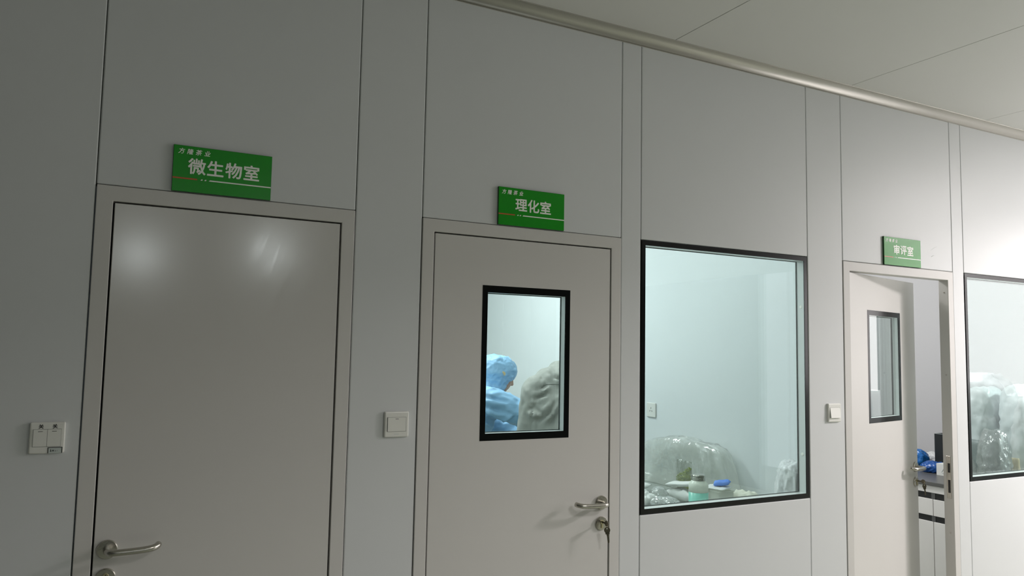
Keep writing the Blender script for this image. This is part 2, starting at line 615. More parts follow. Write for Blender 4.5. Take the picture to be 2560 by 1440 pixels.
# corridor behind the viewer
struct(link('wall_left', box(-2.1, -2.0, -10.0, 0.05, 0, ZC), MHALL))
struct(link('wall_opposite', box(-2.1, 7.1, -10.1, -10.0, 0, ZC), MHALL))
we = struct(empty('wall_right'))
link('panel', box(7.0, 7.1, -10.0, 0.05, 2.60, ZC), MW, we)
link('panel', box(7.0, 7.1, -3.55, -0.47, 0, 1.27), MW, we)
link('panel', box(7.0, 7.1, -4.15, -3.55, 0, 2.60), MW, we)
link('panel', box(7.0, 7.1, -10.0, -4.153, 0, 2.60), MHALL, we)
link('panel', box(7.0, 7.1, -0.47, 0.05, 0, 2.60), MW, we)
w5 = struct(empty('window_5', (7.0, -2.01, 1.935)))
bm = bmesh.new()
for a, b, c, e in ((-1.54, -1.49, -0.665, 0.665), (1.49, 1.54, -0.665, 0.665), (-1.54, 1.54, -0.665, -0.63), (-1.54, 1.54, 0.63, 0.665)):
    add_box(bm, 0.0, 0.06, a, b, c, e)
link('window_frame', bm, MSPACER, w5)
# glowing strip added on the end wall, standing in for its lit part
struct(link('end_wall_glow', box(6.985, 6.999, -4.10, -3.70, 0.3, 2.59), emit('wall_glow', (0.95, 0.97, 1.0), 0.8)))
# ceiling coving along the front wall: cove section with two lips
bm = bmesh.new()
prof = [(0.0, ZV-0.001), (-0.004, ZV)]
R = 0.041
for k in range(9):
    a = (PI/2)*k/8
    prof.append((-0.045+R*math.cos(a), ZV+R*math.sin(a)))
prof += [(-0.046, ZC-0.004), (-0.047, ZC), (0.0, ZC)]
e0 = [bm.verts.new((-2.0, y, z)) for y, z in prof]
e1 = [bm.verts.new((7.0, y, z)) for y, z in prof]
for i in range(len(prof)-1):
    bm.faces.new([e0[i], e0[i+1], e1[i+1], e1[i]])
bm.faces.new(e0)
bm.faces.new(e1[::-1])
cv = struct(link('trim_1', bm, MCOVE))
cv.data.polygons.foreach_set('use_smooth', [2 <= i <= 9 for i in range(len(cv.data.polygons))])

# laboratory behind door 2 and the large window
lab = struct(empty('wall_laboratory_right'))
for a, b in ((TH, 2.33), (2.333, 3.50), (3.503, 4.55)):
    link('panel', box(3.12, 3.17, a, b, 0, ZC, 0.0015, 1), MLAB, lab)
link('joint_strip', box(3.13, 3.16, TH, 4.55, 0, ZC), MJOINT, lab)
struct(link('wall_laboratory_left', box(0.84, 0.89, TH, 4.55, 0, ZC), MLAB))
struct(link('wall_laboratory_back', box(-2.1, 7.1, 4.55, 4.65, 0, ZC), MLAB))
struct(link('wall_laboratory_front', ring(0.89, 3.12, 0, ZC, 1.0, 3.02, 0.0, 2.1, TH+0.0005, TH+0.004, open_bottom=True), MLAB))
# tasting room behind door 3
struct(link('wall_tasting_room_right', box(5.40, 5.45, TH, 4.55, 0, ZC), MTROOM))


# ------------------------------------------------------------------ doors
def lever_set(parent, x, z, side, keyhole=True):
    """lever on round rose plus round lock rose; side = +1 lever points to +x"""
    rs = link('lever_rose', lathe(bmesh.new(), [(0.0285, 0), (0.0285, 0.006), (0.0265, 0.0085), (0.012, 0.009), (0.0115, 0.010)], (x, 0, z), 'y', 40), MSTEEL, parent)
    ctrl = [(x, -0.006, z), (x, -0.030, z), (x+side*0.003, -0.044, z), (x+side*0.013, -0.055, z), (x+side*0.032, -0.058, z),
            (x+side*0.085, -0.057, z+0.001), (x+side*0.118, -0.053, z+0.003), (x+side*0.134, -0.042, z+0.006), (x+side*0.139, -0.030, z+0.008)]
    path = smooth_path(ctrl, 7)
    link('lever', tube(bmesh.new(), path, 0.0098, 16), MSTEEL, parent, smooth=True)
    zl = z-0.0825
    link('lock_rose', lathe(bmesh.new(), [(0.0275, 0), (0.0275, 0.006), (0.0255, 0.0085), (0.010, 0.009)], (x, 0, zl), 'y', 40), MSTEEL, parent)
    bm = lathe(bmesh.new(), [(0.0085, 0), (0.0085, 0.012), (0.008, 0.0125)], (x, 0, zl+0.006), 'y', 24)
    add_box(bm, x-0.005, x+0.005, -0.0118, 0, zl-0.018, zl+0.004, 0.002)
    link('lock_cylinder', bm, MBRASS, parent)
    link('key_slot', box(x-0.0008, x+0.0008, -0.0132, -0.0126, zl+0.001, zl+0.011), MPULL, parent)


def view_window(parent, x0, x1, z0, z1, bx, bz, ya, yb, border_m=MBLACK):
    """double glazing: printed dark border, outer pane, white spacer reveal, gasket line, inner pane"""
    a0, a1, b0, b1 = x0+bx, x1-bx, z0+bz, z1-bz
    link('dark_border', ring(x0, x1, z0, z1, a0, a1, b0, b1, ya-0.0008, ya+0.003, 0.0), border_m, parent)
    link('outer_pane', box(a0-0.004, a1+0.004, ya+0.0005, ya+0.0025, b0-0.004, b1+0.004), MGLASS, parent)
    sp = link('spacer_reveal', ring(a0-0.012, a1+0.012, b0-0.012, b1+0.012, a0, a1, b0, b1, ya+0.0032, yb-0.0085), MSPACER, parent)
    link('inner_gasket', ring(a0-0.010, a1+0.010, b0-0.010, b1+0.010, a0+0.002, a1-0.002, b0+0.003, b1-0.003, yb-0.008, yb-0.005), MGASKET, parent)
    link('inner_pane', box(a0-0.004, a1+0.004, yb-0.0045, yb-0.0025, b0-0.004, b1+0.004), MGLASS, parent)
    link('inner_border', ring(x0, x1, z0, z1, a0, a1, b0, b1, yb-0.002, yb+0.001), border_m, parent)
    return sp


def door(name, xo0, xi0, xi1, xo1):
    root = struct(empty(name, (0, 0, 0)))
    gp = 0.0026
    fr = link('door_frame', ring(xo0+0.0022, xo1-0.0022, 0, ZF-0.001, xi0-gp, xi1+gp, 0, ZL+gp, -0.0025, TH+0.004, 0.002, open_bottom=True), MFRAME, root)
    return root, fr


# door 1: plain leaf, glossy, lever at its left
d1, _ = door('door_1', A, B, Cc, Dd)
link('door_stop', ring(B-0.004, Cc+0.004, 0, ZL+0.004, B+0.012, Cc-0.012, 0, ZL-0.012, TH-0.008, TH+0.003, open_bottom=True), MJOINT, d1)
lf = link('leaf', box(B+0.0026, Cc-0.0026, 0.0, TH-0.01, 0.008, ZL-0.0026, 0.0018), MLEAF1, d1)
lever_set(lf, 0.0205, 0.990, 1)

# door 2: leaf with a tall viewing window, lever and keys at its right
d2, _ = door('door_2', Ee, F, G, H)
link('door_stop', ring(F-0.004, G+0.004, 0, ZL+0.004, F+0.012, G-0.012, 0, ZL-0.012, TH-0.008, TH+0.003, open_bottom=True), MJOINT, d2)
VX0, VX1, VZ0, VZ1 = 1.2527, 1.6482, 1.2655, 1.8590
lf2 = link('leaf', ring(F+0.0026, G-0.0026, 0.008, ZL-0.0026, VX0+0.004, VX1-0.004, VZ0+0.004, VZ1-0.004, 0.0, TH-0.01, 0.0015), MLEAF, d2)
view_window(lf2, VX0, VX1, VZ0, VZ1, 0.0225, 0.027, 0.0, TH-0.009)
lever_set(lf2, 1.808, 0.997, -1)
# the loops are darkened inside: black jamb liner seen at the right of the pane
# door 3: same leaf, standing ajar into the tasting room
d3, f3 = door('door_3', K, L, Mm, N)
lf3 = link('leaf', ring(0.003, 0.795, 0.008, ZL-0.0026, 0.2003, 0.5955, VZ0+0.004, VZ1-0.004, 0.0, TH-0.01, 0.0015), MLEAF, d3)
lf3.location = (L, 0.004, 0)
lf3.rotation_euler = (0, 0, math.radians(13.3))
view_window(lf3, 0.1963, 0.5995, VZ0, VZ1, 0.0225, 0.027, 0.0, TH-0.009)
lever_set(lf3, 0.7583, 0.997, -1)
# strike plate and screws in the right jamb of door 3
xj = Mm+0.0026
sp = link('strike_plate', box(xj-0.0015, xj+0.001, 0.010, 0.036, 0.845, 1.075, 0.0008, 1), MSTEEL, f3)
for z0, z1 in ((0.985, 1.035), (0.875, 0.945)):
    link('latch_hole', box(xj-0.0021, xj-0.0012, 0.014, 0.027, z0, z1), MPULL, f3)
for z in (1.98, 1.52, 0.66, 0.855, 1.065):
    so = link('screw_head', lathe(bmesh.new(), [(0.004, 0), (0.004, 0.0012)], (0, 0, 0), 'z', 12), MSTEEL, f3)
    so.rotation_euler = (0, -PI/2, 0)
    so.location = (xj-0.0005 if z in (1.98, 1.52, 0.66) else xj-0.0013, 0.022, z)

# ------------------------------------------------------------------ viewing windows in the wall
w1 = struct(empty('window_1'))
s1 = view_window(w1, I+0.005, J-0.006, WB, WT, 0.020, 0.021, 0.0, TH+0.002)
xr = J-0.006-0.020
for z in (1.85, 1.135):
    bm = lathe(bmesh.new(), [(0.008, 0), (0.008, 0.0015), (0.0065, 0.0025)], (0, 0, 0), 'z', 24)
    p = link('breather_plug', bm, MWHITE, w1)
    p.rotation_euler = (0, -PI/2, 0)
    p.location = (xr+0.0003, 0.022, z)
w2 = struct(empty('window_2'))
view_window(w2, O+0.006, 5.30, WB, WT, 0.020, 0.021, 0.0, TH+0.002)


# ------------------------------------------------------------------ door signs
def sign(x0, x1, title, name_frac, label):
    z0, z1 = 2.0995, 2.2500
    wd, ht = x1-x0, z1-z0
    root = empty('door_sign', (x0, 0, z0))
    tag(root, label, 'sign', 'green room signs above the doors')
    link('board', box(0, wd, -0.0095, -0.0006, 0, ht, 0.0006, 1), MGREENE, root)
    link('face', box(0.0008, wd-0.0008, -0.0101, -0.0094, 0.0008, ht-0.0008), MGREEN, root)
    yf = -0.0102
    n = len(title)
    for i, ch in enumerate(title):
        fx = name_frac[0] + (name_frac[1]-name_frac[0])*i/(n-1)
        me = text_mesh(ch, 0.0545, 0.0, 0.0005, spread=0.0011)
        link('character', me, MWHITE, root, loc=(fx*wd, yf, ht*(1-0.432)))
    for i, ch in enumerate('方隆茶业'):
        me = text_mesh(ch, 0.0190, 0.0, 0.0004, shear=0.2, spread=0.0003)
        link('small_character', me, MWHITE, root, loc=((0.078+0.0845*i)*wd, yf, ht*(1-0.122)))
    zb = ht*(1-0.712)
    link('orange_line', box(0.001, 0.243*wd, yf-0.0004, yf+0.0004, zb-0.0022, zb+0.0022), MORANGE, root)
    for fx in (0.288, 0.325):
        bm = bmesh.new()
        c = fx*wd
        pts = [(c-0.0035, zb-0.002), (c+0.0015, zb-0.002), (c+0.0035, zb+0.002), (c-0.0015, zb+0.002)]
        a = [bm.verts.new((x, yf-0.0004, z)) for x, z in pts]
        b = [bm.verts.new((x, yf+0.0004, z)) for x, z in pts]
        bm.faces.new(a)
        bm.faces.new(b[::-1])
        for k in range(4):
            bm.faces.new([a[k], b[k], b[(k+1) % 4], a[(k+1) % 4]])
        link('dash', bm, MWHITE, root)
    bm = bmesh.new()
    pts = [(0.357*wd, zb-0.002), (wd-0.001, zb-0.002), (wd-0.001, zb+0.002), (0.369*wd, zb+0.002)]
    a = [bm.verts.new((x, yf-0.0004, z)) for x, z in pts]
    b = [bm.verts.new((x, yf+0.0004, z)) for x, z in pts]
    bm.faces.new(a)
    bm.faces.new(b[::-1])
    for k in range(4):
        bm.faces.new([a[k], b[k], b[(k+1) % 4], a[(k+1) % 4]])
    link('white_line', bm, MWHITE, root)
    return root


sign(0.1415, 0.4480, '微生物室', (0.234, 0.788), 'green sign with four large white characters above the plain windowless door')
sign(1.3080, 1.6085, '理化室', (0.335, 0.705), 'green sign with three white characters above the closed door with a window')
sign(3.5830, 3.8850, '审评室', (0.335, 0.705), 'green sign with three white characters above the door standing ajar')


# ------------------------------------------------------------------ light switches
def switch(x, z, label, kind):
    s = 0.0455
    root = empty('light_switch', (x, 0, z))
    tag(root, label, 'light switch', 'white switches on the corridor wall')
    bm = bmesh.new()
    lo = [(-s, -s), (s, -s), (s, s), (-s, s)]
    add_box(bm, -s, s, -0.0105, -0.0004, -s, s)
    es = [e for e in bm.edges if abs(e.verts[0].co.y-e.verts[1].co.y) > 0.005]
    bmesh.ops.bevel(bm, geom=es, offset=0.005, segments=4, affect='EDGES', profile=0.5)
    fr = [e for e in bm.edges if all(v.co.y < -0.01 for v in e.verts)]
    bmesh.ops.bevel(bm, geom=fr, offset=0.0045, segments=3, affect='EDGES', profile=0.5)
    link('plate', bm, MPLATE, root)
    link('rocker_recess', box(-0.0355, 0.0355, -0.0108, -0.0100, -0.0255, 0.0255), MJOINT, root)
    if kind == 2:
        rk = [(-0.0350, -0.0004), (0.0004, 0.0350)]
    else:
        rk = [(-0.0340, 0.0340)]
    for a, b in rk:
        bm = bmesh.new()
        yb, yt = (-0.0125, -0.0128) if kind != 3 else (-0.0185, -0.0112)
        vs = [bm.verts.new(p) for p in ((a, -0.0103, -0.025), (b, -0.0103, -0.025), (b, -0.0103, 0.025), (a, -0.0103, 0.025),
                                        (a, yb, -0.0245), (b, yb, -0.0245), (b, yt, 0.0248), (a, yt, 0.0248))]
        for f in ((0, 1, 2, 3), (4, 7, 6, 5), (0, 4, 5, 1), (1, 5, 6, 2), (2, 6, 7, 3), (3, 7, 4, 0)):
            bm.faces.new([vs[i] for i in f])
        r = link('rocker', bm, MPLATE, root)
        cx = (a+b)/2
        if kind != 3:
            link('tick_mark', box(cx-0.006, cx+0.006, -0.0131, -0.0126, 0.0185, 0.0198), MINK, r)
    if kind == 2:
        for cx, rot in ((-0.0165, 0.03), (0.0185, -0.1)):
            me = text_mesh('关', 0.0130, 0.0, 0.0002, spread=0.0004)
            t = link('handwriting', me, MINK, root, loc=(cx, -0.0106, 0.0335))
            t.rotation_euler = (0, rot, 0)
        bm = ring(0.0035, 0.0405, -0.0445, -0.0275, 0.0053, 0.0387, -0.0445, -0.0292, -0.0116, -0.0106, open_bottom=True)
        st = link('sticker', box(0.004, 0.040, -0.0111, -0.0105, -0.0445, -0.028), MSTICK, root)
        link('sticker_border', bm, MINK, st)
        bm = bmesh.new()
        for x0, x1, z0, z1 in ((0.0095, 0.0130, -0.0360, -0.0352), (0.0105, 0.0113, -0.0405, -0.0330), (0.0090, 0.0135, -0.0405, -0.0397), (0.0118, 0.0124, -0.0400, -0.0345),
                               (0.0155, 0.0162, -0.0400, -0.0345), (0.0155, 0.0190, -0.0375, -0.0368), (0.0183, 0.0190, -0.0400, -0.0345), (0.0168, 0.0176, -0.0395, -0.0350),
                               (0.0215, 0.0250, -0.0395, -0.0389), (0.0228, 0.0234, -0.0390, -0.0355), (0.0270, 0.0275, -0.0395, -0.0362)):
            add_box(bm, x0, x1, -0.0114, -0.0110, z0, z1)
        link('sticker_writing', bm, MINK, st)
    if kind == 1:
        link('plate_mark', box(-0.009, 0.009, -0.0108, -0.0103, -0.0355, -0.0343), MSTICK, root)
    if kind == 3:
        pass
    return root


switch(-0.1535, 1.3285, 'double light switch with handwriting and a sticker left of the plain door', 2)
switch(0.9195, 1.3385, 'single flat light switch left of the door with a window', 1)
switch(3.1880, 1.3330, 'single light switch with tilted rocker between large window and ajar door', 3)


# ------------------------------------------------------------------ keys in the locks
def keys(mat_world, label):
    root = empty('key_bunch')
    root.matrix_world = mat_world
    tag(root, label, 'keys')
    bm = bmesh.new()
    add_box(bm, -0.0011, 0.0011, -0.016, 0.0, -0.004, 0.004)
    bm2 = lathe(bm, [(0.0115, -0.0011), (0.0115, 0.0011)], (0, 0, 0), 'z', 20)
    # bow of the inserted key stands out from the lock
    for v in bm.verts:
        pass
    k1 = bmesh.new()
    add_box(k1, -0.0011, 0.0011, -0.020, -0.0005, -0.0035, 0.0035, 0.0004, 1)
    bow = lathe(bmesh.new(), [(0.0115, -0.0011), (0.0115, 0.0011)], (0, 0, 0), 'z', 20)
    me = bpy.data.meshes.new('bow')
    bmesh.ops.rotate(bow, verts=bow.verts, cent=(0, 0, 0), matrix=Matrix.Rotation(PI/2, 3, 'Y'))
    bmesh.ops.translate(bow, verts=bow.verts, vec=(0, -0.029, 0))
    bow.to_mesh(me)
    bow.free()
    k1.from_mesh(me)
    bm.free()
    link('inserted_key', k1, MKEY, root)
    pts = [(0.001*math.sin(a*2), -0.033+0.003*math.sin(a), -0.0090+0.0090*math.cos(a)) for a in [2*PI*i/24 for i in range(25)]]
    link('key_ring', tube(bmesh.new(), pts, 0.0011, 8, cap=False), MBRASS, root, smooth=True)
    hk = bmesh.new()
    bow = lathe(hk, [(0.0125, -0.001), (0.0125, 0.001)], (0, 0, 0), 'y', 20)
    add_box(hk, -0.0085, 0.0085, -0.001, 0.001, -0.016, -0.008)
    add_box(hk, -0.0045, 0.0045, -0.001, 0.001, -0.022, -0.014)
    add_box(hk, -0.0034, 0.0034, -0.001, 0.001, -0.050, -0.020)
    for i in range(4):
        add_box(hk, 0.0030, 0.0046, -0.001, 0.001, -0.030-i*0.005, -0.0275-i*0.005)
    h = link('hanging_key', hk, MKEY, root, loc=(-0.001, -0.035, -0.0245))
    h.rotation_euler = (0, math.radians(-7), math.radians(-30))
    hole = link('key_hole', lathe(bmesh.new(), [(0.0025, -0.0015), (0.0025, 0.0015)], (0, 0, 0.006), 'y', 14), MWHITE, h)
    return root


keys(Matrix.Translation((1.808, -0.0130, 0.921)), 'bunch of keys hanging from the lock of the closed door with a window')
lm = Matrix.Translation((L, 0.004, 0)) @ Matrix.Rotation(math.radians(13.3), 4, 'Z')
keys(lm @ Matrix.Translation((0.7583, -0.0130, 0.921)), 'small keys hanging from the lock of the door standing ajar')


# ------------------------------------------------------------------ laboratory: bench and things on it
BZ = 0.82


def bench(x0, y0, y1, n, label):
    root = empty('laboratory_bench', (x0, y0, 0))
    tag(root, label, 'bench')
    dp, ln = 3.115-x0, y1-y0
    link('bench_top', box(0, dp, 0, ln, BZ-0.03, BZ, 0.003), MBENCH, root)
    link('bench_body', box(0.03, dp, 0.01, ln-0.01, 0.08, BZ-0.03), MCAB, root)
    link('plinth', box(0.08, dp, 0.01, ln-0.01, 0.0, 0.08), MPULL, root)
    st = (ln-0.02)/n
    for i in range(n):
        dr = link('cabinet_door', box(0.012, 0.03, 0.012+i*st, 0.008+(i+1)*st, 0.09, BZ-0.05, 0.002), MCAB, root)
        link('door_pull', box(0.0, 0.014, 0.008+(i+1)*st-0.06, 0.008+(i+1)*st-0.045, 0.55, 0.68, 0.003), MSTEEL, dr)


bench(2.46, 0.10, 0.955, 2, 'deep grey topped bench right behind the large window')
bench(2.72, 0.96, 3.00, 4, 'narrow grey topped bench along the wall beyond the deep one')

# reagent bottle
bx, by = 2.585, 0.297
root = empty('reagent_bottle', (bx, by, BZ))
tag(root, 'wide milky bottle with mint liquid and grey metal cap behind the large window', 'bottle')
R = 0.0475
link('bottle_body', lathe(bmesh.new(), [(R-0.004, 0.118), (R, 0.1185), (R, 0.150), (R-0.002, 0.158), (R-0.008, 0.165), (0.036, 0.169), (0.034, 0.173)], (0, 0, 0), 'z', 40), MBOTTLE, root, smooth=True)
link('liquid', lathe(bmesh.new(), [(R-0.006, 0.0), (R, 0.006), (R, 0.118), (R-0.004, 0.1182)], (0, 0, 0), 'z', 40), MLIQUID, root, smooth=True)
bm = lathe(bmesh.new(), [(0.032, 0.172), (0.0335, 0.174), (0.0335, 0.197), (0.031, 0.201), (0.028, 0.202)], (0, 0, 0), 'z', 40)
link('cap', bm, MCAP, root)
bm = bmesh.new()
for h in (0.180, 0.188):
    tube(bm, [(0.0337*math.cos(a), 0.0337*math.sin(a), h) for a in [2*PI*i/32 for i in range(33)]], 0.0012, 6, cap=False)
link('cap_ridge', bm, MCAP, root)

# big clear bag slumped against the wall
b = bag('plastic_bag', (3.035, 0.96, BZ+0.001), (0.072, 0.47, 0.285), 3, MCLEAR, amp=0.011, freq=7.0, power=4.2, top=0.76, slope=0.20)
tag(b, 'large empty clear plastic bag slumped along the wall behind the milky bottle', 'plastic bag')

# pouch of green tea standing in front of it
root = empty('tea_pouch', (2.825, 0.690, BZ))
tag(root, 'clear pouch half full of green tea leaves standing behind the milky bottle', 'pouch')
bm = bmesh.new()
NX, NZ = 14, 18
for side in (-1, 1):
    gv = []
    for j in range(NZ+1):
        t = j/NZ
        row = []
        for i in range(NX+1):
            u = -1+2*i/NX
            th = side*0.030*(1-u*u)**0.5*(1-t)**0.55 + 0.006*noise.noise(Vector((u*2, t*4, side)))
            wv = 0.066*(1-0.30*(1-t)**2)
            row.append(bm.verts.new((th, u*wv, 0.205*t)))
        gv.append(row)
    for j in range(NZ):
        for i in range(NX):
            bm.faces.new([gv[j][i], gv[j][i+1], gv[j+1][i+1], gv[j+1][i]])
bmesh.ops.remove_doubles(bm, verts=bm.verts, dist=0.0005)
link('film', bm, MPOUCH, root, smooth=True)
random.seed(5)
bm = bmesh.new()
for i in range(950):
    t = random.random()
    zz = 0.006+0.165*t
    yy = random.uniform(-1, 1)*0.058*(0.72+0.3*t)
    xx = random.uniform(-1, 1)*0.018*(1-0.55*t)
    if t > 0.65 and yy > -0.05+0.11*(1-t)/0.35:
        continue
    mtx = Matrix.Translation((xx, yy, zz)) @ Matrix.Rotation(random.uniform(0, PI), 4, Vector((random.random(), random.random(), random.random()))) @ Matrix.Diagonal((0.009, 0.0028, 0.0018, 1))
    bmesh.ops.create_icosphere(bm, subdivisions=1, radius=1.0, matrix=mtx)
tl = link('tea_leaves', bm, MTEA, root)
tl['kind'] = 'stuff'


def packet(name, loc, half, rot, m, seed, label, cat, puff=0.38, parent=None):
    """soft folded packet: pillow with thin seamed edges"""
    bm = bmesh.new()
    n = 16
    hx, hy, hz = half
    for s in (-1, 1):
        gv = []
        for j in range(n+1):
            row = []
            for i in range(n+1):
                u, v = -1+2*i/n, -1+2*j/n
                e = ((1-u**4)*(1-v**4))**puff
                z = hz*(s*e*0.8 + 0.35*noise.noise(Vector((u*1.5, v*1.5, seed*3.3))) + 0.30*s*(0.5-2*abs(noise.noise(Vector((u*2.3, v*2.3, seed*1.3+s)))))*e)
                row.append(bm.verts.new((hx*u*(1-0.04*noise.noise(Vector((v*3, seed, 0)))), hy*v*(1-0.04*noise.noise(Vector((u*3, seed, 5)))), z)))
            gv.append(row)
        for j in range(n):
            for i in range(n):
                bm.faces.new([gv[j][i], gv[j][i+1], gv[j+1][i+1], gv[j+1][i]])
    bmesh.ops.remove_doubles(bm, verts=bm.verts, dist=0.0004)
    o = link(name, bm, m, parent, smooth=True, loc=loc)
    o.rotation_euler = rot
    if label:
        tag(o, label, cat)
    return o


packet('paper_packet', (2.735, 0.585, BZ+0.045), (0.055, 0.085, 0.034), (0.0, 0.10, 0.3), MPAPER, 1, 'lower white paper packet just left of the milky bottle', 'packet')
packet('paper_packet', (2.735, 0.590, BZ+0.100), (0.052, 0.085, 0.014), (-0.10, 0.05, 0.5), MPAPER, 2, 'upper white paper packet just left of the milky bottle', 'packet')
packet('paper_packet', (2.535, 0.72, BZ+0.082), (0.06, 0.05, 0.012), (0.1, -0.15, 0.2), MPAPER, 3, 'white packet at the left window edge, upper of two', 'packet')
packet('paper_packet', (2.505, 0.62, BZ+0.040), (0.042, 0.045, 0.030), (0.35, -0.2, 0.2), MPAPER, 4, 'white packet at the left window edge, lower of two', 'packet')
b = bag('plastic_bag', (2.52, 0.462, BZ), (0.048, 0.080, 0.055), 8, MCLEAR2, amp=0.012, freq=22, power=2.4)
tag(b, 'small crinkled grey plastic bag lying low left of the milky bottle', 'plastic bag')
b = bag('plastic_bag', (2.607, 0.640, BZ), (0.030, 0.055, 0.070), 9, MCLEAR2, amp=0.010, freq=18, power=2.4)
tag(b, 'crinkled grey plastic bag behind the low crinkled one', 'plastic bag')

# storage box with white sheet and blue cloth
root = empty('storage_box', (2.85, 0.450, BZ))
tag(root, 'pale translucent storage box right of the milky bottle under a white sheet', 'box')
MBOXC = clear('translucent_box', (0.93, 0.95, 0.92), 0.06, rough=0.2, haze=0.6, haze_color=(0.92, 0.93, 0.87))
bm = bmesh.new()
for q in ((-0.05, -0.047, -0.062, 0.062), (0.047, 0.05, -0.062, 0.062), (-0.047, 0.047, -0.062, -0.059), (-0.047, 0.047, 0.059, 0.062)):
    add_box(bm, *q, 0.0005, 0.082)
link('box_wall', bm, MBOXC, root)
link('box_base', box(-0.047, 0.047, -0.059, 0.059, 0.001, 0.005), MBOXC, root)
bm = bmesh.new()
for q in ((-0.054, -0.047, -0.066, 0.066), (0.047, 0.054, -0.066, 0.066), (-0.047, 0.047, -0.066, -0.059), (-0.047, 0.047, 0.059, 0.066)):
    add_box(bm, *q, 0.082, 0.087)
link('rim', bm, MBOXC, root)
packet('folded_sheet', (2.845, 0.450, BZ+0.098), (0.050, 0.064, 0.007), (0.0, -0.06, 0.25), MPAPER, 6, 'white folded sheet lying on the translucent storage box', 'sheet')
packet('blue_cloth', (2.865, 0.435, BZ+0.122), (0.030, 0.042, 0.014), (-0.15, -0.08, 0.7), MPBLUE, 7, 'bright blue cloth lying on the white sheet', 'cloth')
packet('folded_towel', (2.985, 0.395, BZ+0.043), (0.045, 0.068, 0.041), (0, 0, 0.15), MCREAM, 8, 'cream folded towel right of the translucent storage box', 'towel')
b = bag('plastic_bag', (3.045, 0.135, BZ), (0.056, 0.058, 0.245), 12, MSILVER, amp=0.018, freq=15, power=3.0, top=0.85, stretch=(1.3, 1.3, 0.4))
tag(b, 'crumpled silvery white plastic bag in the right corner of the large window', 'plastic bag')

# wall socket on the laboratory wall
root = empty('wall_socket', (3.12, 1.349, 1.244))
tag(root, 'white wall socket on the laboratory wall seen through the large window', 'socket')
bm = box(-0.0095, -0.0004, -0.045, 0.045, -0.046, 0.046, 0.004, 3)
link('plate', bm, MPLATE, root)
for y, z, r in ((0.010, -0.006, 0.5), (-0.010, -0.006, -0.5), (0.0, 0.012, 0.0)):
    s = link('pin_slot', box(-0.0105, -0.0094, -0.0014, 0.0014, -0.005, 0.005), MINK, root, loc=(0, y, z))
    s.rotation_euler = (r, 0, 0)
link('status_mark', box(-0.0103, -0.0094, -0.030, -0.028, -0.004, 0.004), MSTICK, root)


# ------------------------------------------------------------------ people in the laboratory
def hand(parent, wrist, fwd, up, side, m, scale=1.0):
    """relaxed five-fingered hand from the wrist; fwd = finger direction, up = back of hand, side = thumb side"""
    f, u = Vector(fwd).normalized(), Vector(up).normalized()
    s = f.cross(u).normalized()*side
    u = s.cross(f).normalized() if side > 0 else f.cross(s).normalized()
    if u.dot(Vector(up)) < 0:
        u = -u
    wv = Vector(wrist)

    def P(a, b, c):
        return wv + (f*a + s*b + u*c)*scale
    parts = [(P(-0.03, 0, 0), 0.022, P(0.01, 0, 0), 0.024)]
    for b0 in (-0.028, -0.010, 0.009, 0.027):
        parts.append((P(0.01, b0*0.6, 0), 0.015, P(0.085, b0, 0.002), 0.0125))
    for b0, ln in ((-0.030, 0.055), (-0.010, 0.072), (0.011, 0.078), (0.031, 0.068)):
        k1, k2 = P(0.088, b0, 0.002), P(0.088+ln*0.5, b0*1.08, -0.010)
        k3 = P(0.088+ln*0.78, b0*1.1, -0.028)
        k4 = P(0.088+ln*0.92, b0*1.1, -0.044)
        parts += [(k1, 0.0095, k2, 0.0088), (k2, 0.0088, k3, 0.008), (k3, 0.008, k4, 0.007)]
    t1, t2, t3 = P(0.022, 0.028, -0.006), P(0.058, 0.056, -0.020), P(0.090, 0.058, -0.034)
    parts += [(P(0.01, 0.012, 0), 0.016, t1, 0.0145), (t1, 0.0135, t2, 0.0105), (t2, 0.0105, t3, 0.0085)]
    me = blob(parts, 0.0045, 3)
    return link('hand', me, m, parent, smooth=True)


def face(parent, c, f, m, up=(0, 0, 1)):
    """head with brow, nose, lips, chin, ears and eyes, facing f from centre c"""
    f = Vector(f).normalized()
    u = (Vector(up) - f*f.dot(Vector(up))).normalized()
    s = f.cross(u)
    c = Vector(c)

    def P(a, b, d):
        return c + f*a + s*b + u*d
    parts = [(P(-0.02, 0, 0.03), 0.083, P(0.010, 0, 0.03), 0.078), (P(0.02, 0, -0.03), 0.066, P(0.025, 0, -0.06), 0.050),
             (P(0.050, 0, -0.088), 0.020, P(0.046, 0, -0.075), 0.026), (P(0.076, 0, 0.012), 0.010, P(0.092, 0, -0.024), 0.0115),
             (P(0.080, -0.011, -0.027), 0.008, P(0.080, 0.011, -0.027), 0.008),
             (P(0.072, -0.016, -0.050), 0.0075, P(0.072, 0.016, -0.050), 0.0075), (P(0.070, -0.014, -0.059), 0.0075, P(0.070, 0.014, -0.059), 0.0075),
             (P(0.066, -0.036, 0.026), 0.013, P(0.066, 0.036, 0.026), 0.013), (P(0.050, -0.038, -0.020), 0.022, P(0.050, -0.038, -0.010), 0.022),
             (P(0.050, 0.038, -0.020), 0.022, P(0.050, 0.038, -0.010), 0.022),
             (P(-0.012, -0.080, -0.02), 0.009, P(-0.012, -0.083, 0.015), 0.012), (P(-0.012, 0.080, -0.02), 0.009, P(-0.012, 0.083, 0.015), 0.012),
             (P(-0.02, 0, -0.05), 0.055, P(-0.03, 0, -0.13), 0.055)]
    h = link('head', blob(parts, 0.005, 2), m, parent, smooth=True)
    for b0 in (-0.030, 0.030):
        bm = bmesh.new()
        bmesh.ops.create_icosphere(bm, subdivisions=2, radius=0.0085, matrix=Matrix.Translation(P(0.069, b0, 0.004)))
        link('eye', bm, MEYE, h, smooth=True)
    return h


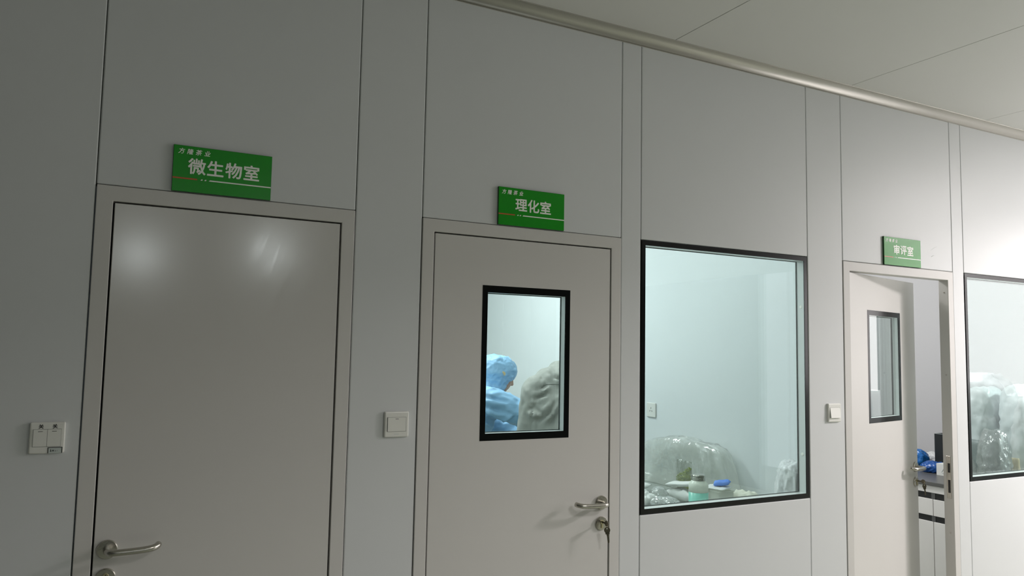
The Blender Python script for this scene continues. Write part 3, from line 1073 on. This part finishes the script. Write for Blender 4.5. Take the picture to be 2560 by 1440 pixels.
# person in the light blue hooded coverall, facing the bench (+x), looking down
pb = empty('person', (2.045, 1.83, 0))
tag(pb, 'person in light blue hooded coverall bent over the bench seen through the door window', 'person')


def sub(parent, me, name, m):
    o = link(name, me, m, parent, smooth=True)
    o.matrix_parent_inverse = Matrix.Translation(-Vector(parent.location))
    return o


Y0 = 1.83
DX = 0.165
parts = []
for s in (-1, 1):
    hip, kn, an = (1.80+DX, Y0+0.085*s, 0.84), (1.85+DX, Y0+0.09*s, 0.46), (1.82+DX, Y0+0.09*s, 0.09)
    parts += [(hip, 0.105, kn, 0.082), (kn, 0.082, an, 0.070), ((1.80+DX, Y0+0.09*s, 0.045), 0.045, (1.97+DX, Y0+0.10*s, 0.040), 0.038)]
parts += [((1.78+DX, Y0-0.05, 0.92), 0.145, (1.78+DX, Y0+0.05, 0.92), 0.145), ((1.79+DX, Y0, 0.95), 0.165, (1.88+DX, Y0, 1.18), 0.155),
          ((1.87+DX, Y0-0.07, 1.17), 0.12, (1.92+DX, Y0-0.08, 1.27), 0.105), ((1.87+DX, Y0+0.07, 1.17), 0.12, (1.92+DX, Y0+0.08, 1.27), 0.105),
          ((1.92+DX, Y0-0.17, 1.30), 0.075, (1.92+DX, Y0+0.17, 1.30), 0.075), ((1.93+DX, Y0, 1.30), 0.09, (1.98+DX, Y0, 1.40), 0.075)]
parts += [((1.93+DX, Y0-0.18, 1.29), 0.085, (2.15+DX, Y0-0.21, 1.22), 0.078), ((2.15+DX, Y0-0.21, 1.22), 0.076, (2.33+DX, Y0-0.10, 1.07), 0.052)]
parts += [((1.93+DX, Y0+0.18, 1.29), 0.080, (2.10+DX, Y0+0.22, 1.13), 0.070), ((2.10+DX, Y0+0.22, 1.13), 0.068, (2.33+DX, Y0+0.10, 1.04), 0.050)]
me = folds(folds(blob(parts, 0.011, 4), 0.010, 10, 2, (0.8, 1, 1.7)), 0.0025, 22, 5, (0.8, 1, 1.6))
me = crease(me, [((2.005, 1.335), (2.215, 1.285)), ((1.995, 1.27), (2.205, 1.225)), ((1.965, 1.215), (2.145, 1.15)), ((2.225, 1.20), (2.095, 1.06)),
                 ((2.295, 1.27), (2.265, 1.16)), ((2.365, 1.22), (2.345, 1.12)), ((1.945, 1.14), (2.065, 1.05))], (0, 2), 0.012, 0.020, Vector((0, -1, 0.3)))
sub(pb, me, 'body', MCOVER)
hc = Vector((2.060+DX, Y0-0.02, 1.440))
look = Vector((0.90, -0.16, -0.34))
hd = face(pb, hc + Vector((0.026, 0, 0.004)), look, MSKIN)
hd.matrix_parent_inverse = Matrix.Translation(-Vector(pb.location))
for e in hd.children:
    pass
lk = look.normalized()
up = (Vector((0, 0, 1)) - lk*lk.z).normalized()
parts = [(hc - lk*0.035 + up*0.020, 0.112, hc + lk*0.012 + up*0.045, 0.098), (hc + lk*0.045 + up*0.062, 0.066, hc + lk*0.062 + up*0.058, 0.056),
         (hc - lk*0.02 - up*0.03, 0.103, hc - lk*0.035 - up*0.10, 0.098), (hc - lk*0.03 - up*0.08, 0.09, hc + lk*0.012 - up*0.105, 0.072)]
hm = blob(parts, 0.007, 4)
hm = folds(folds(hm, 0.0055, 17, 4), 0.0025, 45, 6)
# open the hood at the face: drop the faces in front of the face oval
bm = bmesh.new()
bm.from_mesh(hm)
kill = []
for fc in bm.faces:
    q = fc.calc_center_median() - hc
    a, b2, d2_ = q.dot(lk), q.dot(lk.cross(up)), q.dot(up)
    if a > 0.022 and (b2/0.062)**2 + ((d2_+0.035)/0.072)**2 < 1.0:
        kill.append(fc)
bmesh.ops.delete(bm, geom=kill, context='FACES')
ho = sub(pb, None or bpy.data.meshes.new('hood'), 'hood', MCOVER)
bm.to_mesh(ho.data)
bm.free()
for p in ho.data.polygons:
    p.use_smooth = True
so = ho.modifiers.new('thickness', 'SOLIDIFY')
so.thickness = 0.004
hv = BVHTree.FromObject(ho, bpy.context.evaluated_depsgraph_get())


def on_surface(tree, p, d):
    hit = tree.ray_cast(Vector(p), Vector(d))
    return hit[0]


bm = bmesh.new()
for dx, dz in ((0.0, 0.0), (0.012, -0.004)):
    h_ = on_surface(hv, (hc.x-0.012+dx, 0.6, hc.z+0.028+dz), (0, 1, 0))
    if h_:
        bmesh.ops.create_icosphere(bm, subdivisions=2, radius=0.010, matrix=Matrix.Translation(h_) @ Matrix.Diagonal((1, 0.15, 1.5 if dx else 0.9, 1)))
if len(bm.verts):
    fm = sub(pb, bpy.data.meshes.new('tmpmark'), 'fabric_mark', MYEL)
    bm.to_mesh(fm.data)
bm.free()
for s in (-1, 1):
    hn = hand(pb, (2.345+DX, Y0+0.10*s, 1.055), (0.9, -0.1*s, -0.25), (0.2, 0, 1), s, MPAPER)
    hn.matrix_parent_inverse = Matrix.Translation(-Vector(pb.location))

# person in the grey jacket, seen from behind
X0, Y1 = 2.400, 1.27
pg = empty('person', (X0, Y1, 0))
tag(pg, 'person in grey jacket seen from behind at the right of the door window', 'person')
parts = []
for s in (-1, 1):
    parts += [((X0+0.085*s, Y1, 0.90), 0.095, (X0+0.085*s, Y1+0.02, 0.48), 0.072), ((X0+0.085*s, Y1+0.02, 0.48), 0.070, (X0+0.09*s, Y1-0.01, 0.09), 0.052),
              ((X0+0.09*s, Y1-0.03, 0.045), 0.044, (X0+0.10*s, Y1+0.15, 0.038), 0.036)]
parts += [((X0-0.05, Y1, 0.95), 0.125, (X0+0.05, Y1, 0.95), 0.125), ((X0, Y1, 0.97), 0.13, (X0, Y1+0.02, 1.30), 0.13), ((X0, Y1+0.06, 1.42), 0.075, (X0+0.075, Y1+0.17, 1.435), 0.056)]
sub(pg, blob(parts, 0.014, 5), 'body', MTROUS)
parts = [((X0-0.05, Y1, 0.98), 0.140, (X0-0.075, Y1, 1.25), 0.150), ((X0+0.05, Y1, 0.98), 0.140, (X0+0.075, Y1, 1.25), 0.150),
         ((X0-0.075, Y1, 1.25), 0.150, (X0-0.055, Y1+0.03, 1.40), 0.122), ((X0+0.075, Y1, 1.25), 0.150, (X0+0.06, Y1+0.03, 1.41), 0.122),
         ((X0, Y1+0.03, 1.40), 0.125, (X0+0.02, Y1+0.07, 1.455), 0.095),
         ((X0-0.15, Y1+0.03, 1.375), 0.092, (X0+0.15, Y1+0.03, 1.385), 0.092),
         ((X0-0.165, Y1+0.03, 1.36), 0.088, (X0-0.180, Y1+0.08, 1.13), 0.074), ((X0-0.180, Y1+0.08, 1.13), 0.072, (X0-0.02, Y1+0.24, 1.03), 0.052),
         ((X0+0.165, Y1+0.03, 1.37), 0.088, (X0+0.195, Y1+0.06, 1.14), 0.072), ((X0+0.195, Y1+0.06, 1.14), 0.070, (X0+0.27, Y1+0.22, 1.03), 0.052)]
jm = folds(folds(blob(parts, 0.010, 4), 0.007, 8.0, 6, (1.3, 1, 0.7)), 0.0035, 19, 3, (1.5, 1, 0.7))
jm = crease(jm, [((2.285, 1.325), (2.170, 1.185)), ((2.320, 1.335), (2.215, 1.16)), ((2.195, 1.385), (2.265, 1.425)), ((2.185, 1.335), (2.255, 1.375)),
                 ((2.180, 1.28), (2.210, 1.235)), ((2.370, 1.27), (2.255, 1.09)), ((2.505, 1.33), (2.595, 1.14)), ((2.435, 1.25), (2.535, 1.07)), ((2.295, 1.46), (2.375, 1.43))],
            (0, 2), 0.011, 0.025, Vector((0, -1, 0)))
jk = sub(pg, jm, 'jacket', MJACKET)
jt = BVHTree.FromObject(jk, bpy.context.evaluated_depsgraph_get())


def seam(pts):
    path = []
    for x, z in pts:
        h_ = on_surface(jt, (x, -0.5, z), (0, 1, 0))
        if h_:
            path.append(h_ + Vector((0, -0.0008, 0)))
    if len(path) > 2:
        link('seam', tube(bmesh.new(), path, 0.0026, 6), MSEAM, jk, smooth=True)


seam([(X0-0.17+0.34*i/40, 1.415 + 0.012*math.cos(PI*(i/40-0.5))) for i in range(41)])
seam([(X0-0.012+0.003*math.sin(i*0.4), 1.42-0.42*i/40) for i in range(41)])
seam([(X0-0.06+0.22*i/40, 1.335) for i in range(41)])
parts = [((X0+0.060+0.068*math.cos(a), Y1+0.105+0.055*math.sin(a), 1.465-0.02*math.sin(a)), 0.014, (X0+0.066+0.064*math.cos(a), Y1+0.115+0.052*math.sin(a), 1.490-0.025*math.sin(a)), 0.011)
         for a in [2*PI*i/28 for i in range(28)]]
sub(pg, blob(parts, 0.007, 3), 'collar', MJACKET)
g_look = Vector((0.35, 0.55, -0.75))
gc = Vector((X0+0.105, Y1+0.235, 1.385))
hd = face(pg, gc, g_look, MSKIN)
hd.matrix_parent_inverse = Matrix.Translation(-Vector(pg.location))
lk = g_look.normalized()
up = (Vector((0, 0, 1)) - lk*lk.z).normalized()
parts = [(gc - lk*0.030 + up*0.045, 0.086, gc + lk*0.012 + up*0.052, 0.078), (gc - lk*0.045, 0.074, gc - lk*0.045 - up*0.045, 0.058)]
sub(pg, folds(blob(parts, 0.006, 2), 0.003, 45, 9), 'hair', MHAIR)
for s in (-1, 1):
    wr = (X0-0.010, Y1+0.258, 1.020) if s < 0 else (X0+0.278, Y1+0.24, 1.020)
    hn = hand(pg, wr, (0.55 if s < 0 else 0.3, 0.6, -0.45), (0, 0.3, 1), -s, MSKIN)
    hn.matrix_parent_inverse = Matrix.Translation(-Vector(pg.location))

# ------------------------------------------------------------------ tasting room: cabinets and things on them
TZ = 0.847
CX = 4.55
root = empty('base_cabinet', (CX, 0.10, 0))
tag(root, 'white base cabinet with black pull strips seen through the ajar door', 'cabinet')
link('carcass', box(0.022, 0.85, 0.0, 1.9, 0.08, TZ-0.024), MCAB, root)
link('plinth', box(0.07, 0.85, 0.0, 1.9, 0, 0.08), MPULL, root)
link('top_rail', box(0.0, 0.022, 0.0, 1.9, 0.781, TZ-0.024, 0.001, 1), MCAB, root)
gaps = [0.0, 0.302, 0.752, 1.202, 1.9]
for a, b in zip(gaps[:-1], gaps[1:]):
    dr = link('drawer', box(0.0, 0.022, a+0.002, b-0.002, 0.642, 0.742, 0.0012, 1), MCAB, root)
    link('pull_strip', box(0.006, 0.0225, a+0.012, b-0.012, 0.742, 0.781), MPULL, dr)
    cd = link('cabinet_door', box(0.0, 0.022, a+0.002, b-0.002, 0.09, 0.605, 0.0012, 1), MCAB, root)
    link('pull_strip', box(0.006, 0.0225, a+0.012, b-0.012, 0.605, 0.642), MPULL, cd)
    link('strip_divider', box(0.003, 0.0225, b-0.012, b+0.012 if b < 1.9 else b, 0.605, 0.642), mat('divider_grey', (0.10, 0.10, 0.10), 0.4), root)
    link('strip_divider', box(0.003, 0.0225, b-0.012, b+0.012 if b < 1.9 else b, 0.742, 0.781), mat('divider_grey', (0.10, 0.10, 0.10), 0.4), root)
ct = link('countertop', box(CX-0.012, 5.398, 0.09, 2.02, TZ-0.023, TZ, 0.002), MDARKTOP)
tag(ct, 'dark grey worktop lying on the white base cabinet behind the ajar door', 'worktop')

root = empty('black_box', (5.17, 0.497, TZ))
tag(root, 'open black cardboard box standing on the dark worktop', 'box')
bm = bmesh.new()
for q in ((0, 0.004, 0, 0.298), (0.146, 0.15, 0, 0.298), (0.004, 0.146, 0, 0.004), (0.004, 0.146, 0.294, 0.298)):
    add_box(bm, *q, 0.0005, 0.236)
link('box_side', bm, MBOXBLK, root)
link('box_bottom', box(0.004, 0.146, 0.004, 0.294, 0.0005, 0.004), MBOXBLK, root)
bm = bmesh.new()
for a in ((0.0, 0.004, 0, 0.298), (0.146, 0.15, 0, 0.298), (0.004, 0.146, 0, 0.004), (0.004, 0.146, 0.294, 0.298)):
    add_box(bm, a[0], a[1], a[2], a[3], 0.2362, 0.2385)
link('box_rim', bm, MSTICK, root)

root = empty('white_box', (4.85, 0.44, TZ))
tag(root, 'small white cardboard box with a grey triangle mark on the dark worktop', 'box')
link('carton', box(0, 0.09, 0, 0.134, 0, 0.077, 0.001, 1), MPAPER, root)
bm = bmesh.new()
tri = [Vector((-0.0006, 0.064, 0.020)), Vector((-0.0006, 0.100, 0.020)), Vector((-0.0006, 0.082, 0.050))]
for i in range(3):
    a, b = tri[i], tri[(i+1) % 3]
    tube(bm, [a.lerp(b, 0.15), a.lerp(b, 0.85)], 0.0016, 6)
link('triangle_mark', bm, MSTICK, root)

b = bag('blue_bag', (5.12, 0.895, TZ), (0.062, 0.060, 0.105), 21, MBLUEBAG, amp=0.010, freq=18, power=2.2)
tag(b, 'bright blue plastic bag at the far left of the dark worktop', 'plastic bag')
b = bag('blue_bag', (4.96, 0.665, TZ), (0.07, 0.062, 0.062), 22, MNAVY, amp=0.009, freq=20, power=2.3)
tag(b, 'dark blue plastic bag beside the small white box', 'plastic bag')
b = bag('white_bag', (5.295, 0.88, TZ), (0.055, 0.065, 0.075), 23, MSILVER, amp=0.012, freq=18, power=2.3)
tag(b, 'whitish crumpled bag between the blue bags and the black box', 'plastic bag')

# bags behind the right window
b = bag('plastic_bundle', (5.02, 0.345, TZ), (0.112, 0.080, 0.575), 31, MBUNDLE, amp=0.012, freq=11, power=4.0, stretch=(1, 1, 1.8))
tag(b, 'blue grey bundle of folded plastic at the left behind the right window', 'plastic bundle')
b = bag('plastic_bundle', (5.04, 0.145, TZ), (0.10, 0.076, 0.60), 33, MBUNDLE, amp=0.011, freq=11, power=4.0, stretch=(1, 1, 1.8))
tag(b, 'taller blue grey bundle of folded plastic at the right edge of the photo', 'plastic bundle')
b = bag('plastic_bag', (4.765, 0.150, TZ), (0.070, 0.072, 0.33), 35, MCLEAR2, amp=0.014, freq=15, power=3.0, top=0.85)
tag(b, 'crinkled clear plastic bag leaning in front of the blue grey bundles', 'plastic bag')
b = bag('plastic_bag', (4.68, 0.300, TZ), (0.075, 0.065, 0.17), 36, MCLEAR2, amp=0.012, freq=15, power=2.6, top=0.7)
tag(b, 'low clear plastic bag at the bottom left of the right window', 'plastic bag')
b = packet('dark_pouch', (4.815, 0.305, TZ+0.135), (0.130, 0.062, 0.018), (0.12, 1.50, 0.0), MDKGREY, 41, 'dark grey pouch standing left of the crinkled clear plastic bag', 'pouch')
b = packet('tan_pouch', (4.878, 0.092, TZ+0.088), (0.085, 0.030, 0.018), (0.0, 1.52, 0.0), MTAN, 42, 'tan pouch beside the crinkled clear bag at the right edge', 'pouch')

# covered bundles piled under the end window of the corridor (mirrored in the panes)
for i, (y, h) in enumerate(((-0.78, 1.36), (-1.34, 1.46), (-1.90, 1.38))):
    b = bag('covered_bundle', (6.66, y, 0.0), (0.24, 0.23, h), 51+i, MBUNDLE, amp=0.03, freq=7, power=3.4, stretch=(1, 1, 1.6))
    tag(b, ('tall blue grey covered bundle nearest the front wall below the end window', 'tallest blue grey covered bundle, middle of three below the end window',
            'tall blue grey covered bundle farthest from the front wall below the end window')[i], 'bundle', 'covered bundles below the end window')
